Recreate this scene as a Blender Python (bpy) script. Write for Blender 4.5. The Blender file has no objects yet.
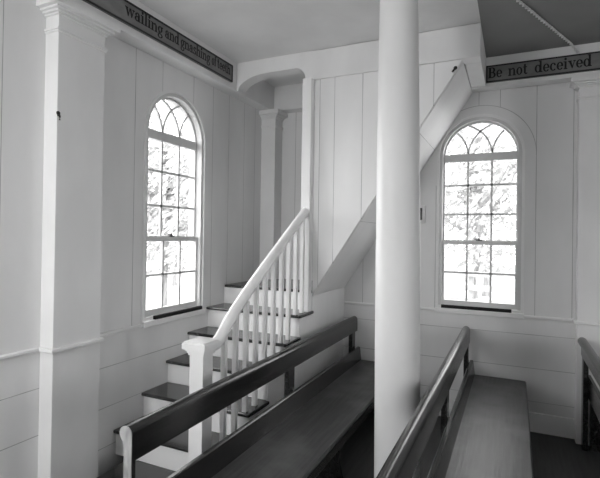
import bpy, bmesh, math, random
from mathutils import Vector, Matrix
random.seed(11)
PI = math.pi
C = bpy.context.scene.collection
sc = bpy.context.scene
F = 0.16            # measured heights are taken from the foot of the stair; the floor lies this much lower

# ------------------------------------------------------------------ materials
def nn(nt, kind, **kw):
    n = nt.nodes.new(kind)
    for k, v in kw.items(): setattr(n, k, v)
    return n
def math_node(nt, op, a, b=None):
    n = nn(nt, 'ShaderNodeMath', operation=op)
    for i, v in enumerate((a, b)):
        if v is None: continue
        if isinstance(v, (int, float)): n.inputs[i].default_value = v
        else: nt.links.new(v, n.inputs[i])
    return n.outputs[0]
def g3(v): return (v, v, v, 1)
def base_mat(name, rough=.5):
    m = bpy.data.materials.new(name); m.use_nodes = True
    nt = m.node_tree; b = nt.nodes['Principled BSDF']; b.inputs['Roughness'].default_value = rough
    return m, nt, b
def noise_ramp(nt, lo, hi, scale, stretch=(1,1,1), detail=5, p0=.35, p1=.65):
    tc = nn(nt, 'ShaderNodeTexCoord'); mp = nn(nt, 'ShaderNodeMapping')
    mp.inputs['Scale'].default_value = stretch
    nt.links.new(tc.outputs['Object'], mp.inputs[0])
    no = nn(nt, 'ShaderNodeTexNoise'); no.inputs['Scale'].default_value = scale; no.inputs['Detail'].default_value = detail
    nt.links.new(mp.outputs[0], no.inputs['Vector'])
    r = nn(nt, 'ShaderNodeValToRGB')
    r.color_ramp.elements[0].position = p0; r.color_ramp.elements[1].position = p1
    r.color_ramp.elements[0].color = g3(lo); r.color_ramp.elements[1].color = g3(hi)
    nt.links.new(no.outputs[0], r.inputs[0])
    return r.outputs[0], no.outputs[0], tc
def bump(nt, b, h, strength, dist=.01):
    bp = nn(nt, 'ShaderNodeBump'); bp.inputs['Strength'].default_value = strength; bp.inputs['Distance'].default_value = dist
    nt.links.new(h, bp.inputs['Height']); nt.links.new(bp.outputs[0], b.inputs['Normal'])
def paint(name, v, rough=.55, var=.04):
    m, nt, b = base_mat(name, rough)
    c, h, _ = noise_ramp(nt, v*(1-var), v*(1+var), 3.0, (1,1,.5))
    nt.links.new(c, b.inputs['Base Color']); bump(nt, b, h, .08, .01)
    return m
def boards(name, v, axis, upper=(), lower=(), split=None, arc=None, rough=.55, w=.0036):
    """painted board wall: joints between boards at known places; vertical above the rail, horizontal below"""
    m, nt, b = base_mat(name, rough)
    c, h, tc = noise_ramp(nt, v*.95, v*1.05, 2.2, (1,1,.35))
    sp = nn(nt, 'ShaderNodeSeparateXYZ'); nt.links.new(tc.outputs['Object'], sp.inputs[0])
    u = sp.outputs[axis]; z = sp.outputs['Z']
    def dist(coord, cs):
        d = None
        for x in cs:
            e = math_node(nt, 'ABSOLUTE', math_node(nt, 'SUBTRACT', coord, x))
            d = e if d is None else math_node(nt, 'MINIMUM', d, e)
        return d
    du = dist(u, upper)
    if split is not None:
        above = math_node(nt, 'GREATER_THAN', z, split + F)
        du = math_node(nt, 'ADD', du, math_node(nt, 'MULTIPLY', math_node(nt, 'SUBTRACT', 1.0, above), 5.0))
        if arc:
            cx, cz, rad = arc
            dx = math_node(nt, 'SUBTRACT', u, cx); dz = math_node(nt, 'SUBTRACT', z, cz + F)
            r = math_node(nt, 'SQRT', math_node(nt, 'ADD', math_node(nt, 'MULTIPLY', dx, dx), math_node(nt, 'MULTIPLY', dz, dz)))
            inside = math_node(nt, 'LESS_THAN', r, rad)
            du = math_node(nt, 'ADD', du, math_node(nt, 'MULTIPLY', inside, 5.0))
            da = math_node(nt, 'ABSOLUTE', math_node(nt, 'SUBTRACT', r, rad))
            da = math_node(nt, 'ADD', da, math_node(nt, 'MULTIPLY', math_node(nt, 'LESS_THAN', dz, -.02), 5.0))
            du = math_node(nt, 'MINIMUM', du, da)
        if lower:
            dl = dist(z, [q + F for q in lower])
            dl = math_node(nt, 'ADD', dl, math_node(nt, 'MULTIPLY', above, 5.0))
            du = math_node(nt, 'MINIMUM', du, dl)
    # the gap opens and closes along its length
    no2 = nn(nt, 'ShaderNodeTexNoise'); no2.inputs['Scale'].default_value = 2.5
    nt.links.new(tc.outputs['Object'], no2.inputs['Vector'])
    wv = math_node(nt, 'MULTIPLY', no2.outputs[0], w*2)
    gap = nn(nt, 'ShaderNodeMapRange'); gap.inputs['From Min'].default_value = 0; gap.inputs['To Min'].default_value = 0; gap.inputs['To Max'].default_value = 1
    nt.links.new(du, gap.inputs['Value']); nt.links.new(wv, gap.inputs['From Max'])
    mx = nn(nt, 'ShaderNodeMix', data_type='RGBA')
    mx.inputs[6].default_value = g3(v*.34); nt.links.new(c, mx.inputs[7]); nt.links.new(gap.outputs[0], mx.inputs[0])
    nt.links.new(mx.outputs[2], b.inputs['Base Color'])
    hh = math_node(nt, 'ADD', math_node(nt, 'MULTIPLY', gap.outputs[0], .6), math_node(nt, 'MULTIPLY', h, .25))
    bump(nt, b, hh, .35, .006)
    return m
def wood(name, lo, hi, rough=.4, stretch=(14,1,14), scale=2.0, bs=.12, spec=.5, wear=None):
    m, nt, b = base_mat(name, rough)
    c, h, tc = noise_ramp(nt, lo, hi, scale, stretch, 6, .3, .72)
    if wear:
        no = nn(nt, 'ShaderNodeTexNoise'); no.inputs['Scale'].default_value = 3.2; no.inputs['Detail'].default_value = 4
        nt.links.new(tc.outputs['Object'], no.inputs['Vector'])
        mr = nn(nt, 'ShaderNodeMapRange'); mr.inputs['From Min'].default_value = .48; mr.inputs['From Max'].default_value = .72
        nt.links.new(no.outputs[0], mr.inputs['Value'])
        mx = nn(nt, 'ShaderNodeMix', data_type='RGBA'); mx.inputs[7].default_value = g3(wear)
        nt.links.new(c, mx.inputs[6]); nt.links.new(mr.outputs[0], mx.inputs[0]); c = mx.outputs[2]
    nt.links.new(c, b.inputs['Base Color']); bump(nt, b, h, bs, .01)
    b.inputs['Specular IOR Level'].default_value = spec
    return m
def flat(name, v, rough=.5):
    m, nt, b = base_mat(name, rough)
    c, h, _ = noise_ramp(nt, v*.85, v*1.15, 8)
    nt.links.new(c, b.inputs['Base Color'])
    return m

W = .80
M = {}
M['trim'] = paint('white trim paint', W)
M['stair_paint'] = paint('white stair paint', .86, .4)
M['column'] = paint('white column paint', .84, .45, .03)
M['ceiling'] = paint('ceiling paint', .78, .7)
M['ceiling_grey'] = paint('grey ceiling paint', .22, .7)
M['sash'] = paint('sash paint', .62, .45)
M['wall_left'] = boards('left wall boards', W*.97, 'Y', [-6.9,-6.2,-5.6,-5.0,-4.3,-3.9,-3.55,-3.2,-2.85,-2.5,-2.166,-1.861,-1.446,-1.14,-.86,-.56,-.33], [.665,.37,.08], .92)
M['wall_back'] = boards('back wall boards', W*.94, 'X', [.36,.58,.8,1.2,1.5,1.75,1.969,2.371,2.566,2.884,3.187,3.5,3.85,4.2,4.6,5.0,5.4,5.8,6.2,6.6], [.745,.43,.12], .92, (2.383,2.465,.5))
M['wall_plain'] = boards('far wall boards', W*.9, 'Y', [-8,-7.5,-7,-6.5,-6,-5.5,-5,-4.5,-4,-3.5,-3,-2.5,-2,-1.5,-1,-.5], [.7,.4], .92)
M['panel'] = boards('stair enclosure boards', .85, 'X', [x - .5 for x in (1.05,1.196,1.462,1.72,1.9,2.079)], rough=.5)
M['soffit'] = boards('stair soffit boards', .85, 'X', [.95,1.45], rough=.5, w=.0018)
M['floor'] = wood('dark floor boards', .03, .06, .55, (14,1,1))
M['pew'] = wood('dark varnished pew wood', .009, .026, .22, (22,1,22), 2.5, .12, .6)
M['seat'] = wood('worn pew seat wood', .020, .060, .36, (26,1.2,26), 2.5, .2, .5, wear=.10)
M['endgrain'] = wood('pale worn end wood', .22, .5, .6, (6,1,2), 5)
M['tread'] = wood('dark glossy stair tread paint', .018, .045, .17, (1,14,1), bs=.05, spec=.9)
M['sign'] = wood('sign board paint', .15, .21, .5, (4,4,10), 2, .05)
M['sign_edge'] = flat('sign border paint', .012)
M['letter'] = flat('sign letter paint', .006, .6)
M['dark'] = flat('dark metal', .012, .4)
M['black_wood'] = flat('black stick', .006, .8)
M['switch'] = paint('switch plate', .7)
M['cord'] = flat('white cord', .72, .7)
M['bark'] = wood('bark', .25, .45, .9, (6,6,1), 3, .5)
M['grass'] = flat('grass ground', .30, .95)
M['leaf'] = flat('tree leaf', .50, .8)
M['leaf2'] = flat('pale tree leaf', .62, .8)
M['fence'] = flat('weathered fence wood', .34, .9)
def glass():
    m = bpy.data.materials.new('window glass'); m.use_nodes = True; nt = m.node_tree; nt.nodes.clear()
    o = nn(nt, 'ShaderNodeOutputMaterial'); mx = nn(nt, 'ShaderNodeMixShader')
    t = nn(nt, 'ShaderNodeBsdfTransparent'); gl = nn(nt, 'ShaderNodeBsdfGlossy'); gl.inputs['Roughness'].default_value = .02
    t.inputs[0].default_value = (.96,.96,.96,1)
    mx.inputs[0].default_value = .04; nt.links.new(t.outputs[0], mx.inputs[1]); nt.links.new(gl.outputs[0], mx.inputs[2])
    nt.links.new(mx.outputs[0], o.inputs[0]); return m
M['glass'] = glass()

# ------------------------------------------------------------------ mesh helpers
class MB:
    def __init__(s): s.v = []; s.f = []
    def add(s, vs, fs):
        k = len(s.v); s.v += [tuple(p) for p in vs]; s.f += [tuple(i + k for i in f) for f in fs]; return s
    def box(s, a, b):
        x0,y0,z0 = a; x1,y1,z1 = b
        return s.add([(x0,y0,z0),(x1,y0,z0),(x1,y1,z0),(x0,y1,z0),(x0,y0,z1),(x1,y0,z1),(x1,y1,z1),(x0,y1,z1)],
                     [(0,3,2,1),(4,5,6,7),(0,1,5,4),(1,2,6,5),(2,3,7,6),(3,0,4,7)])
    def prism(s, poly, axis, a, b):
        """extrude a 2D outline: axis 'y' takes (x,z), 'x' takes (y,z), 'z' takes (x,y)"""
        def P(p, t): return {'y': (p[0], t, p[1]), 'x': (t, p[0], p[1]), 'z': (p[0], p[1], t)}[axis]
        n = len(poly)
        return s.add([P(p, a) for p in poly] + [P(p, b) for p in poly],
                     [tuple(range(n)), tuple(range(2*n-1, n-1, -1))] + [(i, (i+1) % n, n + (i+1) % n, n + i) for i in range(n)])
    def tube(s, pts, prof, up=(0,0,1), closed=False):
        """sweep a closed 2D profile (side, up) along a path"""
        n = len(prof); rings = []; pts = [Vector(p) for p in pts]; N = len(pts)
        for i, p in enumerate(pts):
            if closed: t = pts[(i+1) % N] - pts[i-1]
            else: t = pts[min(i+1, N-1)] - pts[max(i-1, 0)]
            t.normalize(); u = Vector(up); r = t.cross(u)
            if r.length < 1e-4: r = t.cross(Vector((1,0,0)))
            r.normalize(); u = r.cross(t)
            rings.append([p + r*a + u*b for a, b in prof])
        k = len(s.v)
        for r in rings: s.v += [tuple(q) for q in r]
        m = N if closed else N - 1
        for i in range(m):
            j = (i+1) % N
            for a in range(n):
                b = (a+1) % n
                s.f.append((k+i*n+a, k+i*n+b, k+j*n+b, k+j*n+a))
        if not closed:
            s.f.append(tuple(k+a for a in range(n-1,-1,-1))); s.f.append(tuple(k+(N-1)*n+a for a in range(n)))
        return s
    def lathe(s, c, prof, seg=48):
        k = len(s.v); n = len(prof)
        for i in range(seg):
            a = 2*PI*i/seg
            for r, z in prof: s.v.append((c[0]+r*math.cos(a), c[1]+r*math.sin(a), z))
        for i in range(seg):
            j = (i+1) % seg
            for q in range(n-1): s.f.append((k+i*n+q, k+j*n+q, k+j*n+q+1, k+i*n+q+1))
        s.f.append(tuple(k+i*n for i in range(seg-1,-1,-1))); s.f.append(tuple(k+i*n+n-1 for i in range(seg)))
        return s
    def build(s, name, mat, parent=None, bevel=0, smooth=False, loc=None, lift=True):
        me = bpy.data.meshes.new(name)
        dz = F if lift else 0
        o0 = Vector(loc) if loc else Vector((0,0,0))
        me.from_pydata([(x-o0.x, y-o0.y, z+dz-o0.z) for x, y, z in s.v], [], s.f)
        bm = bmesh.new(); bm.from_mesh(me); bmesh.ops.recalc_face_normals(bm, faces=bm.faces); bm.to_mesh(me); bm.free()
        me.materials.append(mat)
        o = bpy.data.objects.new(name, me); C.objects.link(o); o.location = o0
        if parent:
            o.parent = parent
            if not loc and parent.type == 'EMPTY':
                for v in me.vertices: v.co -= parent.location
        if bevel:
            b = o.modifiers.new('bevel', 'BEVEL'); b.width = bevel; b.segments = 2; b.limit_method = 'ANGLE'; b.angle_limit = math.radians(40)
        if smooth:
            for p in me.polygons: p.use_smooth = True
            me.set_sharp_from_angle(angle=math.radians(38))
        return o
def tag(o, label=None, cat=None, group=None, kind=None):
    for k, v in (('label', label), ('category', cat), ('group', group), ('kind', kind)):
        if v: o[k] = v
    return o
def thing(name, label, cat, loc, group=None):
    o = bpy.data.objects.new(name, None); C.objects.link(o); o.location = loc; o.empty_display_size = .1
    return tag(o, label, cat, group)
def struct(name, mb, mat, label=None, **kw):
    return tag(mb.build(name, mat, **kw), label, None, None, 'structure')

# ------------------------------------------------------------------ shell
XR, YN, ZC = 7.0, -5.62, 3.385
HW, SPRING, SILL = .385, 2.475, .935
RISE = {-1.66: .022}      # window hole: half width, spring line, bottom
def arch_pts(r, n=32, up=0): return [(r*math.cos(a), SPRING + up + r*math.sin(a)) for a in [PI*i/n for i in range(n+1)]]
def wall_with_windows(u0, u1, z0, z1, centres, to3, thick):
    """to3(u, z, depth) -> point; depth 0 = inner face"""
    mb = MB(); arcs = {c: arch_pts(HW, 32, RISE.get(c, 0)) for c in centres}
    def sheet(d):
        fs = []
        def quad(*q): fs.append([to3(u, z, d) for u, z in q])
        edge = u0
        for c in centres:
            quad((edge,z0),(c-HW,z0),(c-HW,z1),(edge,z1))
            quad((c-HW,z0),(c+HW,z0),(c+HW,SILL),(c-HW,SILL))
            arc = arcs[c]
            for i in range(len(arc)-1):
                (ua,za),(ub,zb) = arc[i], arc[i+1]
                quad((c+ua,za),(c+ua,z1),(c+ub,z1),(c+ub,zb))
            edge = c + HW
        quad((edge,z0),(u1,z0),(u1,z1),(edge,z1))
        return fs
    for d in (0, thick):
        for q in sheet(d): mb.add(q, [(0,1,2,3)])
    for c in centres:
        loop = [(c-HW,SILL),(c+HW,SILL)] + [(c+u,z) for u, z in arcs[c]]
        for i in range(len(loop)):
            a, b = loop[i], loop[(i+1) % len(loop)]
            mb.add([to3(*a,0), to3(*b,0), to3(*b,thick), to3(*a,thick)], [(0,1,2,3)])
    for (ua,za),(ub,zb) in (((u0,z0),(u1,z0)),((u1,z0),(u1,z1)),((u1,z1),(u0,z1)),((u0,z1),(u0,z0))):
        mb.add([to3(ua,za,0), to3(ub,zb,0), to3(ub,zb,thick), to3(ua,za,thick)], [(0,1,2,3)])
    return mb
T = .16
WL = [-4.58, -1.66]      # window centres on the left wall (Y)
WB = [2.383]; WF = [.55, 4.6]; WR = [-4.58, -1.66]                     # WB on the back wall (X); first of WF added for fill light
left3 = lambda u, z, d: (-d, u, z)
back3 = lambda u, z, d: (u, d, z)
front3 = lambda u, z, d: (u, YN-d, z)
right3 = lambda u, z, d: (XR+d, u, z)
struct('wall_left', wall_with_windows(YN, T, -F, ZC, WL, left3, T), M['wall_left'], 'left wall of white painted boards beside the stair')
struct('wall_back', wall_with_windows(0, XR, -F, ZC, WB, back3, T), M['wall_back'], 'end wall of white painted boards behind the pews')
struct('wall_right', wall_with_windows(YN, T, -F, ZC, WR, right3, T), M['wall_plain'])
struct('wall_front', wall_with_windows(0, XR, -F, ZC, WF, front3, T), M['wall_plain'])
struct('floor', MB().box((-T,YN-T,-F-.1),(XR+T,T,-F)), M['floor'], 'dark board floor')
struct('ceiling', MB().box((-T,YN-T,ZC),(2.44,T,ZC+.12)), M['ceiling'], 'pale ceiling left of the beam end')
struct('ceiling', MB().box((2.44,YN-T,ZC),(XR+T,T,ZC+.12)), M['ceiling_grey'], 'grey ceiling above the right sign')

# chair rails (trim), broken at the pilasters
def rail_profile(): return [(0,0),(0,.034),(.012,.034),(.02,.028),(.02,.016),(.012,.008),(.008,0)]
def left_rail(y0, y1):
    return MB().prism([(x, .893+z) for x, z in rail_profile()], 'y', y0, y1)
struct('trim_1', left_rail(-2.575, .0), M['trim'], 'chair rail on the left wall by the stair')
struct('trim_2', left_rail(YN, -2.935), M['trim'], 'chair rail on the left wall near the photograph edge')
mb = MB().prism([(-x, .893+z) for x, z in rail_profile()], 'x', 1.0, XR)
struct('trim_3', mb, M['trim'], 'chair rail on the end wall under its window')
# wall beams carrying the ceiling
struct('trim_4', MB().box((0,YN,3.10),(.14,0,ZC)), M['trim'], 'wall beam above the left window', bevel=.004)
struct('trim_5', MB().box((.14,-.14,3.10),(XR,0,ZC)), M['trim'], 'wall beam above the end wall window', bevel=.004)
# gallery beam: left end cut to a low arch over the landing
def ell(cx, cz, rx, rz, a0, a1, n=12): return [(cx+rx*math.cos(a0+(a1-a0)*i/n), cz+rz*math.sin(a0+(a1-a0)*i/n)) for i in range(n+1)]
poly = [(.14,ZC),(.14,3.105)] + ell(.50,3.105,.34,.135,PI,PI/2)[0:] + ell(.795,3.135,.105,.105,PI/2,0) + [(.90,3.11),(2.44,3.11),(2.44,ZC-.006),(1.0,ZC-.007),(.92,ZC)]
struct('trim_6', MB().prism(poly, 'y', -.945, -.80), M['trim'], 'gallery beam with an arched end over the landing', bevel=.004)
struct('trim_7', MB().box((2.31,-.80,3.11),(2.44,-.14,ZC)), M['trim'], 'short beam at the head of the stair', bevel=.004)

# pilasters
def pilaster_mb(x0, x1, y0, y1, open_sides):
    """shaft with necking bead and stepped capital; open_sides = which of (-x,+x,-y,+y) stand free"""
    def ring(g, z0, z1, mb):
        a, b, c, d = [g if s else 0 for s in open_sides]
        mb.box((x0-a, y0-c, z0), (x1+b, y1+d, z1))
    sh = MB(); ring(0, -F, 3.10, sh)
    cap = MB()
    ring(.014, 2.912, 2.928, cap); ring(.008, 2.899, 2.912, cap)
    for g, z0, z1 in ((.012,3.005,3.018),(.026,3.018,3.032),(.044,3.032,3.046),(.070,3.046,3.083),(.060,3.083,3.099)): ring(g, z0, z1, cap)
    return sh, cap
def pilaster(name, dims, sides, label, rail=True):
    sh, cap = pilaster_mb(*dims, sides)
    o = struct(name, sh, M['trim'], label, bevel=.004)
    cap.build('capital', M['trim'], o, bevel=.004)
    if rail:
        x0,x1,y0,y1 = dims; a,b,c,d = [.02 if s else 0 for s in sides]
        r = MB(); r.box((x0-a,y0-c,.90),(x1+b,y1+d,.926)); r.build('rail_band', M['trim'], o, bevel=.006)
    return o
pilaster('trim_8', (0,.12,-2.935,-2.575), (0,1,1,1), 'wide pilaster on the left wall beside the foot of the stair')
pilaster('trim_9', (0,.183,-.183,0), (0,1,1,0), 'corner pilaster above the landing', rail=False)
pilaster('trim_10', (3.215,3.57,-.12,0), (1,1,1,0), 'pilaster on the end wall at the right edge')
struct('baseboard_left', MB().box((0,YN,-F),(.02,-2.935,.02)), M['trim'], bevel=.003)
struct('baseboard_back', MB().box((1.0,-.02,-F),(3.215,0,.02)), M['trim'], bevel=.003)

# ------------------------------------------------------------------ windows
def window(name, c, to3, label):
    """to3(u, z, d): u along the wall from the window centre, d outward"""
    R = .335; up = RISE.get(c, 0); rec = .022
    root = bpy.data.objects.new(name, None); C.objects.link(root); root.location = to3(c, 0, 0); root['kind'] = 'structure'; root['label'] = label
    def pt(u, z, d): return to3(c+u, z, d + (rec if .01 < d < .09 else 0))
    def ring(mb, ri, ro, zb, d0, d1, lo=0):
        n = 32; inn = [(ri,zb)] + arch_pts(ri, n, up) + [(-ri,zb)]; out = [(ro,zb)] + arch_pts(ro, n, up) + [(-ro,zb)]
        for i in range(len(inn)-1):
            a,b,e,f = inn[i],inn[i+1],out[i+1],out[i]
            mb.add([pt(*a,d0),pt(*b,d0),pt(*e,d0),pt(*f,d0),pt(*a,d1),pt(*b,d1),pt(*e,d1),pt(*f,d1)],
                   [(0,1,2,3),(7,6,5,4),(0,4,5,1),(3,2,6,7)] + ([(0,3,7,4)] if i == 0 else []) + ([(1,5,6,2)] if i == len(inn)-2 else []))
    def bx(mb, u0, u1, z0, z1, d0, d1):
        vs = [pt(u,z,d) for d in (d0,d1) for u,z in ((u0,z0),(u1,z0),(u1,z1),(u0,z1))]
        mb.add(vs, [(0,1,2,3),(7,6,5,4),(0,4,5,1),(1,5,6,2),(2,6,7,3),(3,7,4,0)])
    def put(mb, nm, mat, **kw): return mb.build(nm, mat, root, **kw)
    m = MB(); ring(m, .381, .405, SILL, -.014, .004); put(m, 'casing', M['trim'], bevel=.003)
    m = MB(); ring(m, .352, .3848, SILL, .004, .15); put(m, 'jamb', M['sash'])
    m = MB(); bx(m, -.41, .41, .893, .94, -.035, .0); bx(m, -.3845, .3845, .9352, .965, 0, .15); put(m, 'sill', M['trim'], bevel=.004)
    # upper sash: arched head with crossing bars, then three rows of three panes
    m = MB(); ring(m, R, .352, 1.58, .045, .075)
    bx(m, -R, R, 2.427+up, 2.503+up, .038, .078)
    bx(m, -R, R, 1.585, 1.63, .045, .075)
    w = .0095
    for z in (2.185, 1.89): bx(m, -R, R, z-w, z+w, .05, .07)
    for u in (-R/3, R/3): bx(m, u-w, u+w, 1.63, 2.43+up, .05, .07)
    for s in (-1, 1):
        for q in (-1, 1):                                   # bar springing from s*R/3 bending towards q
            cxx = s*R/3 + q*R; pts = []
            for i in range(41):
                a = i/40*PI/2
                u = cxx - q*R*math.cos(a); z = SPRING + up + R*math.sin(a)
                if u*u + (z-SPRING-up)**2 > (R+.004)**2: break
                pts.append((u, z))
            for i in range(len(pts)-1):
                (ua,za),(ub,zb) = pts[i], pts[i+1]
                L = math.hypot(ub-ua, zb-za); nx, nz = -(zb-za)/L*w*.85, (ub-ua)/L*w*.85
                quad = [(ua+nx,za+nz),(ub+nx,zb+nz),(ub-nx,zb-nz),(ua-nx,za-nz)]
                m.add([pt(u,z,.05) for u,z in quad]+[pt(u,z,.07) for u,z in quad], [(0,1,2,3),(7,6,5,4),(0,4,5,1),(1,5,6,2),(2,6,7,3),(3,7,4,0)])
    put(m, 'upper_sash', M['sash'])
    m = MB(); n = 32
    loop = [(-R,1.60),(R,1.60)] + arch_pts(R, n, up)
    m.add([pt(u,z,.059) for u,z in loop]+[pt(u,z,.062) for u,z in loop], [tuple(range(len(loop))), tuple(range(2*len(loop)-1,len(loop)-1,-1))])
    put(m, 'upper_glass', M['glass'])
    # lower sash: two rows of three
    m = MB(); zb = .966
    bx(m, -.352, -R+.006, zb, 1.62, .015, .048); bx(m, R-.006, .352, zb, 1.62, .015, .048)
    bx(m, -R, R, 1.585, 1.622, .013, .05); bx(m, -R, R, zb, zb+.05, .015, .048)
    bx(m, -R, R, 1.30-w, 1.30+w, .02, .042)
    for u in (-R/3, R/3): bx(m, u-w, u+w, zb+.05, 1.585, .02, .042)
    put(m, 'lower_sash', M['sash'], bevel=.002)
    m = MB(); bx(m, -R, R, zb+.04, 1.6, .030, .033); put(m, 'lower_glass', M['glass'])
    m = MB(); bx(m, -.03, .03, 1.622, 1.632, .02, .045); bx(m, -.008, .008, 1.632, 1.65, .024, .04)
    bx(m, -.045, .0, 1.636, 1.646, .028, .036); put(m, 'sash_lock', M['dark'], bevel=.002)
    return root
window('window_1', WL[1], left3, 'arched window on the left wall beside the stair')
window('window_2', WB[0], back3, 'arched window on the end wall above the right pew')
window('window_3', WL[0], left3, 'arched window on the left wall nearer the viewer')
for i, (c, f) in enumerate([(c, front3) for c in WF] + [(c, right3) for c in WR]):  # the first front wall window is added to let fill light in
    window('window_%d' % (4+i), c, f, 'unseen arched window behind the viewer')

# dark sticks lying along the sills
tag(MB().box((.003,-1.935,.9405),(.03,-1.305,.972)).build('sash_stick', M['black_wood'], bevel=.002), 'dark stick lying along the sill of the window beside the stair', 'stick')
tag(MB().box((2.035,-.03,.9405),(2.685,-.003,.972)).build('sash_stick', M['black_wood'], bevel=.002), 'dark stick lying along the sill of the window above the right pew', 'stick')

# ------------------------------------------------------------------ staircase
SY, SR, SZ, SH = -.931, .2815, 1.14, .1916
st = thing('staircase', 'white painted staircase with dark treads climbing along the left wall and turning to the gallery', 'staircase', (.5,-1.3,0))
def nz(k): return SY - SR*k
m = MB().box((.022,SY,SZ-.027),(1.0,-.188,SZ)).box((.19,-.188,SZ-.027),(1.0,-.022,SZ)).build('landing', M['tread'], st, bevel=.008)
for k in range(1, 7):
    x0 = .145 if k == 6 else .003
    z = SZ - SH*k
    MB().box((x0, nz(k), z-.027), (1.008, nz(k-1)+.03, z)).build('tread', M['tread'], st, bevel=.009)
for k in range(0, 7):
    x0 = .145 if k >= 6 else .003
    zb = -F if k == 6 else SZ - SH*(k+1)
    MB().box((x0, nz(k)+.03, zb), (.975, nz(k)+.05, SZ-SH*k-.027)).build('riser', M['stair_paint'], st)
poly = [(-.003,-F)]
poly += [(nz(6)+.03,-F)]
for k in range(6, 0, -1):
    poly += [(nz(k)+.03, SZ-SH*k-.035), (nz(k-1)+.03, SZ-SH*k-.035)]
poly += [(nz(0)+.03, 1.10), (-.003, 1.10)]
MB().prism(poly, 'x', .972, .99).build('stair_side', M['stair_paint'], st)
# boarded enclosure of the upper flight, its sloping underside and the steps inside it
MB().prism([(1.0,1.105),(2.308,3.108),(1.0,3.108)], 'y', -.93, -.905).build('side_panel', M['panel'], st)
sl = math.atan2(2.0, 1.303); ox, oz = -math.sin(sl)*.03, math.cos(sl)*.03
MB().prism([(.992,1.085),(2.308,3.098),(2.308+ox,3.098+oz),(.992,1.085+.055)], 'y', -.905, -.003).build('soffit', M['soffit'], st)
for i in range(9):
    x = 1.03 + i*.128; z = 1.47 + .196*i
    MB().box((x,-.90,z-.03),(x+.13,-.023,z)).build('tread', M['tread'], st, bevel=.006)
# corner post from the second step up to the gallery beam
MB().box((.903,-1.005,SZ-SH),(.993,-.93,3.11)).build('corner_post', M['stair_paint'], st, bevel=.004)
# newel
nx, ny, nh = .918, -2.498, .052
nw = MB().box((nx-nh,ny-nh,SZ-6*SH),(nx+nh,ny+nh,.91)).build('newel_post', M['stair_paint'], st, bevel=.004)
cap = MB()
for g, z0, z1 in ((.059,.893,.907),(.064,.907,.921),(.073,.921,.932),(.086,.932,.970),(.078,.970,.980)):
    cap.box((nx-g,ny-g,z0),(nx+g,ny+g,z1))
cap.add([(nx-.076,ny-.076,.980),(nx+.076,ny-.076,.980),(nx+.076,ny+.076,.980),(nx-.076,ny+.076,.980),(nx,ny,.990)], [(3,2,1,0),(0,1,4),(1,2,4),(2,3,4),(3,0,4)])
o = cap.build('newel_cap', M['stair_paint']); o.parent = nw
for v in o.data.vertices: v.co -= st.location
# handrail with an easing down to the newel
HX = .95
prof = [(.040*math.cos(a)*(1 if math.sin(a) > -.2 else .8), .044*math.sin(a)) for a in [2*PI*i/16 for i in range(16)]]
rz = lambda y: 1.915 + (y + .935)*.633
path = [(HX,-2.405,.935),(HX,-2.375,.945),(HX,-2.34,.965),(HX,-2.30,1.0),(HX,-2.25,1.05),(HX,-2.15,1.13),(HX,-2.0,1.237),(HX,-1.8,rz(-1.8)),(HX,-1.4,rz(-1.4)),(HX,-1.003,rz(-1.003))]
MB().tube(path, prof).build('handrail', M['stair_paint'], st, smooth=True)
j = 0
for j in range(10):
    y = -1.055 - j*.1375
    k = int((SY - y)/SR) + 1
    b = .0168
    MB().box((HX-b,y-b,SZ-SH*k),(HX+b,y+b,rz(y)-(.02 if y > -2 else .06))).build('baluster', M['stair_paint'], st, bevel=.002)

# ------------------------------------------------------------------ pews
PY0, PY1 = -3.337, -.085
def make_pew(label):
    root = thing('pew', label, 'pew', (1.40,-1.75,0), 'plain open backed pews')
    n = 14
    cx, cz, r = 1.137, .752, .036
    pr = [(1.173,.632),(1.173,.752)] + [(cx+r*math.cos(a), cz+r*math.sin(a)) for a in [PI*1.36*i/n for i in range(1, n+1)]] + [(1.128,.712),(1.128,.632)]
    rail = MB().prism(pr, 'y', PY0+.004, PY1).build('back_rail', M['pew'], root, smooth=True)
    pe = [(x, -F if z < .64 else z) for x, z in pr]
    e = MB().prism(pe, 'y', PY0, PY0+.004).build('back_end', M['endgrain']); e.parent = rail; e['label'] = 'pale worn rounded end of the pew back'
    for v in e.data.vertices: v.co -= root.location
    MB().prism([(1.172,.29),(1.200,.29),(1.222,.325),(1.206,.455),(1.200,.462),(1.18,.462),(1.172,.455)], 'y', PY0, PY1).build('lower_back_board', M['pew'], root)
    MB().prism([(1.205,.29),(1.655,.29),(1.667,.298),(1.669,.312),(1.660,.325),(1.222,.3255),(1.205,.3255)], 'y', PY0, PY1).build('seat', M['seat'], root, smooth=True)
    MB().box((1.615,PY0+.02,.205),(1.645,PY1-.02,.29)).build('front_apron', M['pew'], root, bevel=.003)
    for y in (-.20,-1.70,-3.283):
        a, b = (y-.05, y+.05) if y > -3 else (PY0+.004, PY0+.03)
        MB().box((1.131,a,-F),(1.171,b,.64)).build('upright', M['pew'], root, bevel=.003)
        MB().prism([(1.19,-F),(1.60,-F),(1.56,.0),(1.60,.29),(1.19,.29)], 'y', y-.02, y+.02).build('leg', M['pew'], root)
    return root
pew = make_pew('long dark wooden pew beside the staircase, its pale rounded rail end nearest the viewer')
def copy_thing(src, loc, label):
    r = src.copy(); C.objects.link(r); r.location = loc; r['label'] = label
    for ch in list(src.children):
        c = ch.copy(); C.objects.link(c); c.parent = r
        for g in ch.children:
            d = g.copy(); C.objects.link(d); d.parent = c
    return r
for dx, lab in ((1.147, 'dark wooden pew right of the round column, under the end wall window'), (2.12, 'dark wooden pew at the right edge, only its back rail end in view')):
    copy_thing(pew, (1.40+dx,-1.75,0), lab)
for o in list(C.objects):
    if o.name.startswith('pew') and 'group' in o: del o['group']
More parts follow.
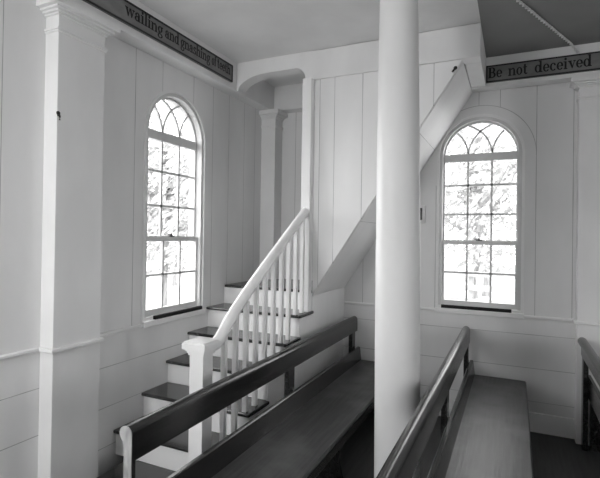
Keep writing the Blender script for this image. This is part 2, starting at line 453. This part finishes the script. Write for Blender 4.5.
for o in list(C.objects):
    if o.type == 'EMPTY' and o.name.startswith('pew'): o['group'] = 'plain open backed pews'

# ------------------------------------------------------------------ column
col = thing('column', 'tall round white column standing between the two pews', 'column', (2.038,-1.996,0))
prof = [(.150,-F+.0),(.150,-F+.10)]
MB().lathe((2.038,-1.996), [(.1415,-.09),(.1405,.3),(.1395,.9),(.137,1.6),(.131,2.3),(.1215,2.95),(.118,3.2)], 64).build('shaft', M['column'], col, smooth=True)
MB().lathe((2.038,-1.996), [(.158,-F),(.16,-.12),(.152,-.09)], 64).build('base', M['column'], col, smooth=True)
MB().lathe((2.038,-1.996), [(.118,3.2),(.132,3.215),(.132,3.235),(.122,3.245),(.15,3.30),(.155,3.325)], 64).box((1.868,-2.166,3.325),(2.208,-1.826,ZC)).build('capital', M['column'], col, smooth=True)

for o in col.children:                      # the old column leans a touch
    for v in o.data.vertices:
        k = -.0085*(v.co.z - 1.76)
        v.co.x += k*.907; v.co.y += k*.42

# ------------------------------------------------------------------ scripture signs: fat serif letters drawn from stems, bowls and slabs
def glyphs():
    S, TH = .27, .11
    def rect(x0,y0,x1,y1): return [(x0,y0),(x1,y0),(x1,y1),(x0,y1)]
    def ring(cx,cy,rx,ry,a0,a1,w=S,t=TH,n=18):
        out = []
        for i in range(n):
            q = []
            for a, k in ((a0+(a1-a0)*i/n,1),(a0+(a1-a0)*(i+1)/n,1),(a0+(a1-a0)*(i+1)/n,0),(a0+(a1-a0)*i/n,0)):
                a = math.radians(a)
                q.append((cx+(rx-(0 if k else w))*math.cos(a), cy+(ry-(0 if k else t))*math.sin(a)))
            out.append(q)
        return out
    def foot(x, y=0, l=.12, r=.12): return rect(x-l, y, x+S+r, y+TH)
    def head(x, y, l=.14): return rect(x-l, y-TH, x+S, y)
    G = {}
    G['B'] = (1.25, [rect(.12,0,.12+S+.04,1.42), rect(0,0,.6,TH), rect(0,1.31,.6,1.42), rect(.3,.68,.6,.79)] + ring(.58,1.05,.5,.37,-90,90,.3) + ring(.6,.395,.58,.395,-90,90,.32))
    G['o'] = (1.02, ring(.48,.5,.46,.52,0,360))
    G['c'] = (.92, ring(.48,.5,.46,.52,50,320) + [rect(.58,.66,.83,.86)])
    G['e'] = (.96, ring(.48,.5,.46,.52,0,325) + [rect(.2,.44,.92,.54)])
    G['n'] = (1.22, [rect(.12,0,.12+S,1), foot(.12), head(.12,1), rect(.78,0,.78+S,.66), foot(.78)] + ring(.70,.62,.35,.4,0,150))
    G['h'] = (1.22, [rect(.12,0,.12+S,1.5), foot(.12), head(.12,1.5), rect(.78,0,.78+S,.66), foot(.78)] + ring(.70,.62,.35,.4,0,150))
    G['t'] = (.74, [rect(.16,.2,.16+S,1.32), rect(0,.89,.62,1)] + ring(.46,.27,.30,.29,180,330))
    G['d'] = (1.16, ring(.48,.5,.46,.52,0,360) + [rect(.72,0,.72+S,1.5), rect(.72,0,1.12,TH), head(.72,1.5)])
    G['i'] = (.60, [rect(.14,0,.14+S,1), foot(.14), head(.14,1)] + [[(.275+.17*math.cos(a), 1.3+.17*math.sin(a)) for a in [2*PI*i/14 for i in range(14)]]])
    G['l'] = (.60, [rect(.14,0,.14+S,1.5), foot(.14), head(.14,1.5)])
    G['v'] = (1.06, [[(.08,1),(.40,1),(.68,.18),(.54,0)], [(.84,1),(.95,1),(.62,0),(.52,0)], rect(0,.89,.5,1), rect(.70,.89,1.06,1)])
    G['w'] = (1.56, [[(.08,1),(.40,1),(.60,.2),(.48,0)], [(.74,1),(.83,1),(.56,0),(.46,0)], [(.70,1),(.98,1),(1.16,.2),(1.04,0)], [(1.36,1),(1.46,1),(1.12,0),(1.02,0)], rect(0,.89,.48,1), rect(1.2,.89,1.56,1)])
    G['a'] = (1.06, [rect(.58,0,.58+S,.7), rect(.58,0,.98,TH)] + ring(.42,.30,.40,.32,0,360,.25) + ring(.48,.66,.37,.36,0,160,.25) + [rect(.1,.62,.32,.82)])
    G['g'] = (1.04, ring(.46,.62,.43,.40,0,360) + ring(.48,-.16,.46,.30,0,360,.2) + [rect(.72,.86,1.0,1.0), rect(.14,.12,.4,.24)])
    G['s'] = (.84, ring(.42,.74,.36,.28,20,270,.25) + ring(.42,.27,.38,.29,-160,90,.25) + [rect(.6,.72,.76,.98), rect(.02,.02,.18,.3)])
    G['f'] = (.70, [rect(.16,0,.16+S,1.25), foot(.16), rect(0,.89,.62,1)] + ring(.50,1.2,.34,.32,30,180))
    G[' '] = (.62, [])
    return G
GL = glyphs()
def letters(text, to3, length, xh, depth):
    """to3(u, v, d) places text-plane coordinates; the line is set to the given length and x-height"""
    w = sum(GL[ch][0] for ch in text); kx = length/w; m = MB(); u = 0
    for ch in text:
        adv, polys = GL[ch]
        for p in polys:
            n = len(p)
            a = [to3((u+x)*kx, y*xh, 0) for x, y in p]; b = [to3((u+x)*kx, y*xh, depth) for x, y in p]
            m.add(a+b, [tuple(range(n)), tuple(range(2*n-1,n-1,-1))] + [(i,(i+1)%n,n+(i+1)%n,n+i) for i in range(n)])
        u += adv
    return m
def sign(label, loc, to3, L, H, words, xh, base):
    """to3(u, v, d): u along the board, v up, d out of the wall"""
    root = thing('scripture_sign', label, 'sign', loc)
    def bx(u0,u1,v0,v1,d0,d1):
        vs = [to3(u,v,d) for d in (d0,d1) for u,v in ((u0,v0),(u1,v0),(u1,v1),(u0,v1))]
        return MB().add(vs, [(0,1,2,3),(7,6,5,4),(0,4,5,1),(1,5,6,2),(2,6,7,3),(3,7,4,0)])
    bx(0,L,0,H,.001,.018).build('board', M['sign'], root)
    f = MB(); b = .013
    for q in ((0,L,0,b),(0,L,H-b,H),(0,b,b,H-b),(L-b,L,b,H-b)):
        k = bx(*q,.018,.024); f.add(k.v, k.f)
    f.build('border', M['sign_edge'], root)
    for text, t0, t1 in words:
        letters(text, lambda u,v,d: to3(t0+u, base+v, .018+d), t1-t0, xh, .002).build('painted_word', M['letter'], root)
    return root
sign('long grey sign with black border reading wailing and gnashing of teeth, above the left window', (.14,-2.1,3.2),
     lambda u,v,d: (.14+d, -3.02+u, 3.157+v), 1.97, .165, [(t, 3.02+a, 3.02+b) for t, a, b in (('wailing',-2.44,-2.045),('and',-2.022,-1.852),('gnashing',-1.832,-1.42),('of',-1.395,-1.325),('teeth',-1.308,-1.085))], .063, .060)
sign('grey sign with black border reading Be not deceived, above the end wall window', (3.0,-.14,3.2),
     lambda u,v,d: (2.442+u, -.14-d, 3.135+v), 1.1, .16, [(t, a-2.442, b-2.442) for t, a, b in (('Be',2.462,2.585),('not',2.635,2.80),('deceived',2.855,3.305))], .070, .040)

# ------------------------------------------------------------------ small fittings
sb = thing('switch_box', 'small white switch box on the end wall just right of the column', 'switch', (1.81,0,1.9+F))
MB().box((1.765,-.03,1.80),(1.868,-.001,1.985)).build('plate', M['switch'], sb, bevel=.006)
MB().box((1.80,-.036,1.83),(1.838,-.03,1.955)).build('toggle', M['dark'], sb, bevel=.002)
ci = lambda r, n=8: [(r*math.cos(2*PI*i/n), r*math.sin(2*PI*i/n)) for i in range(n)]
tag(MB().tube([(.1195,-2.928,2.375),(.132,-2.928,2.378),(.137,-2.928,2.365),(.136,-2.928,2.345)], ci(.006)).tube([(.1195,-2.928,2.39),(.124,-2.928,2.39)], ci(.013,10)).build('wall_hook', M['dark']),
    'small dark hook high on the left pilaster', 'hook')
tag(MB().tube([(2.245,-.929,3.035),(2.245,-.943,3.037),(2.240,-.950,3.025),(2.228,-.950,3.008)], ci(.008)).tube([(2.25,-.929,3.045),(2.25,-.936,3.045)], ci(.015,10)).build('wall_hook', M['dark']),
    'small dark hook at the top of the boarded stair panel', 'hook')
# twisted white cord strung along the ceiling
cd = MB()
path = []
A, B_ = Vector((3.20,-.150,3.31)), Vector((3.13,-.24,3.370)); D = Vector((2.52,-1.66,3.370))
pts = [A.lerp(B_, i/12) for i in range(12)] + [B_.lerp(D, i/110) for i in range(111)]
for ph in (0, PI):
    q = []
    for i, p in enumerate(pts):
        a = i*.9 + ph; q.append((p.x+.0075*math.cos(a), p.y, p.z+.0075*math.sin(a)))
    cd.tube(q, [(.006*math.cos(a),.006*math.sin(a)) for a in [2*PI*i/6 for i in range(6)]])
tag(cd.build('cord', M['cord'], smooth=True), 'twisted white cord strung across the ceiling above the right sign', 'cord')

# ------------------------------------------------------------------ outdoors
tag(MB().box((-40,-40,-.75),(40,40,-.65)).build('ground', M['grass']), 'grassy ground outside the windows', None, None, 'structure')
def tree(label, x, y, h, r, leaves, mat, seed):
    rnd = random.Random(seed)
    root = thing('tree', label, 'tree', (x,y,-.5))
    t = MB(); t.tube([(x,y,-.65),(x+.1,y,h*.35),(x-.05,y+.1,h*.6),(x,y,h*.85)], [(.16*math.cos(a),.16*math.sin(a)) for a in [2*PI*i/9 for i in range(9)]])
    for i in range(7):
        a = rnd.uniform(0,2*PI); z = h*rnd.uniform(.3,.6)
        t.tube([(x,y,z),(x+.5*r*math.cos(a),y+.5*r*math.sin(a),z+.5),(x+.85*r*math.cos(a),y+.85*r*math.sin(a),z+1.1)], [(.05*math.cos(b),.05*math.sin(b)) for b in [2*PI*i/6 for i in range(6)]])
    t.build('trunk', M['bark'], root, smooth=True)
    f = MB()
    for i in range(leaves):
        u = Vector((rnd.gauss(0,1),rnd.gauss(0,1),rnd.gauss(0,1))).normalized()*(rnd.random()**.45)
        c = Vector((x+u.x*r, y+u.y*r, h*.62+u.z*h*.55))
        n = Vector((rnd.gauss(0,1),rnd.gauss(0,1),rnd.gauss(0,1))).normalized(); a = n.orthogonal().normalized(); b = n.cross(a); s = rnd.uniform(.06,.13)
        f.add([c-a*s*1.5, c+b*s*.6+n*s*.2, c+a*s*1.5, c-b*s*.6+n*s*.2], [(0,1,2,3)])
    f.build('foliage', M[mat], root)
    return root
tree('leafy tree outside the window beside the stair', -6.0, 5.0, 4.6, 1.6, 2600, 'leaf', 1)
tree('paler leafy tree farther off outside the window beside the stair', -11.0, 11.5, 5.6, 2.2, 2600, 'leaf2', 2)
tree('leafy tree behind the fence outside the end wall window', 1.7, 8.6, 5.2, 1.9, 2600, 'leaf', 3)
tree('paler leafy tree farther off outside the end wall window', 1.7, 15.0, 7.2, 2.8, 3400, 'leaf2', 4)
fn = thing('fence', 'weathered rail fence outside the end wall window', 'fence', (1.5,6,-.5))
for i in range(8): MB().box((-3+i*1.6,5.96,-.65),(-2.9+i*1.6,6.06,.95)).build('post', M['fence'], fn)
for z in (.2,.5,.8): MB().box((-3.1,5.90,z),(8.4,5.96,z+.12)).build('rail', M['fence'], fn)

# ------------------------------------------------------------------ light
w = bpy.data.worlds.new('overcast sky'); sc.world = w; w.use_nodes = True
bg = w.node_tree.nodes['Background']; bg.inputs[0].default_value = (1,1,1,1); bg.inputs[1].default_value = 6.5
def window_light(name, c, to3, rot, power):
    L = bpy.data.lights.new(name, 'AREA'); L.shape = 'RECTANGLE'; L.size = .66; L.size_y = 1.8; L.energy = power
    o = bpy.data.objects.new(name, L); C.objects.link(o); o.location = to3(c, 1.85+F, .02); o.rotation_euler = rot
    return o
for c, f, rot, p in ((WF[0], front3, (PI/2,0,0), 40), (WR[0], right3, (PI/2,0,PI/2), 24)):  # front lamp is an added fill, in a window made for it
    window_light('window_fill', c, f, rot, p)
S = bpy.data.lights.new('hazy_sun', 'SUN'); S.energy = 8; S.angle = math.radians(60)
so = bpy.data.objects.new('hazy_sun', S); C.objects.link(so)
so.rotation_euler = Vector((1.0,.0,-.33)).to_track_quat('-Z','Y').to_euler()

# ------------------------------------------------------------------ camera (solved from the photograph)
cam = bpy.data.cameras.new('camera'); co = bpy.data.objects.new('camera', cam); C.objects.link(co)
yaw, pit, rol = map(math.radians, (24.9528, .408, .8332))
fwd = Vector((-math.sin(yaw)*math.cos(pit), math.cos(yaw)*math.cos(pit), math.sin(pit)))
r = Vector((math.cos(yaw), math.sin(yaw), 0)); u = r.cross(fwd)
Rr = r*math.cos(rol) + u*math.sin(rol); Uu = -r*math.sin(rol) + u*math.cos(rol)
mt = Matrix((Rr, Uu, -fwd)).transposed().to_4x4(); mt.translation = (2.7,-4.8865,1.6479+F)
co.matrix_world = mt
cam.sensor_fit = 'HORIZONTAL'; cam.sensor_width = 36; cam.lens = 461.118/600*36
cam.shift_x = (300-299.5)/600; cam.shift_y = -(239-232.566)/600
cam.clip_start = .05
sc.camera = co
sc.cycles.diffuse_bounces = 8; sc.cycles.max_bounces = 14; sc.cycles.transparent_max_bounces = 16
vs = sc.view_settings; sc.display_settings.display_device = 'sRGB'
vs.view_transform = 'Standard'; vs.look = 'None'; vs.gamma = 1; vs.use_curve_mapping = False; vs.exposure = -.08
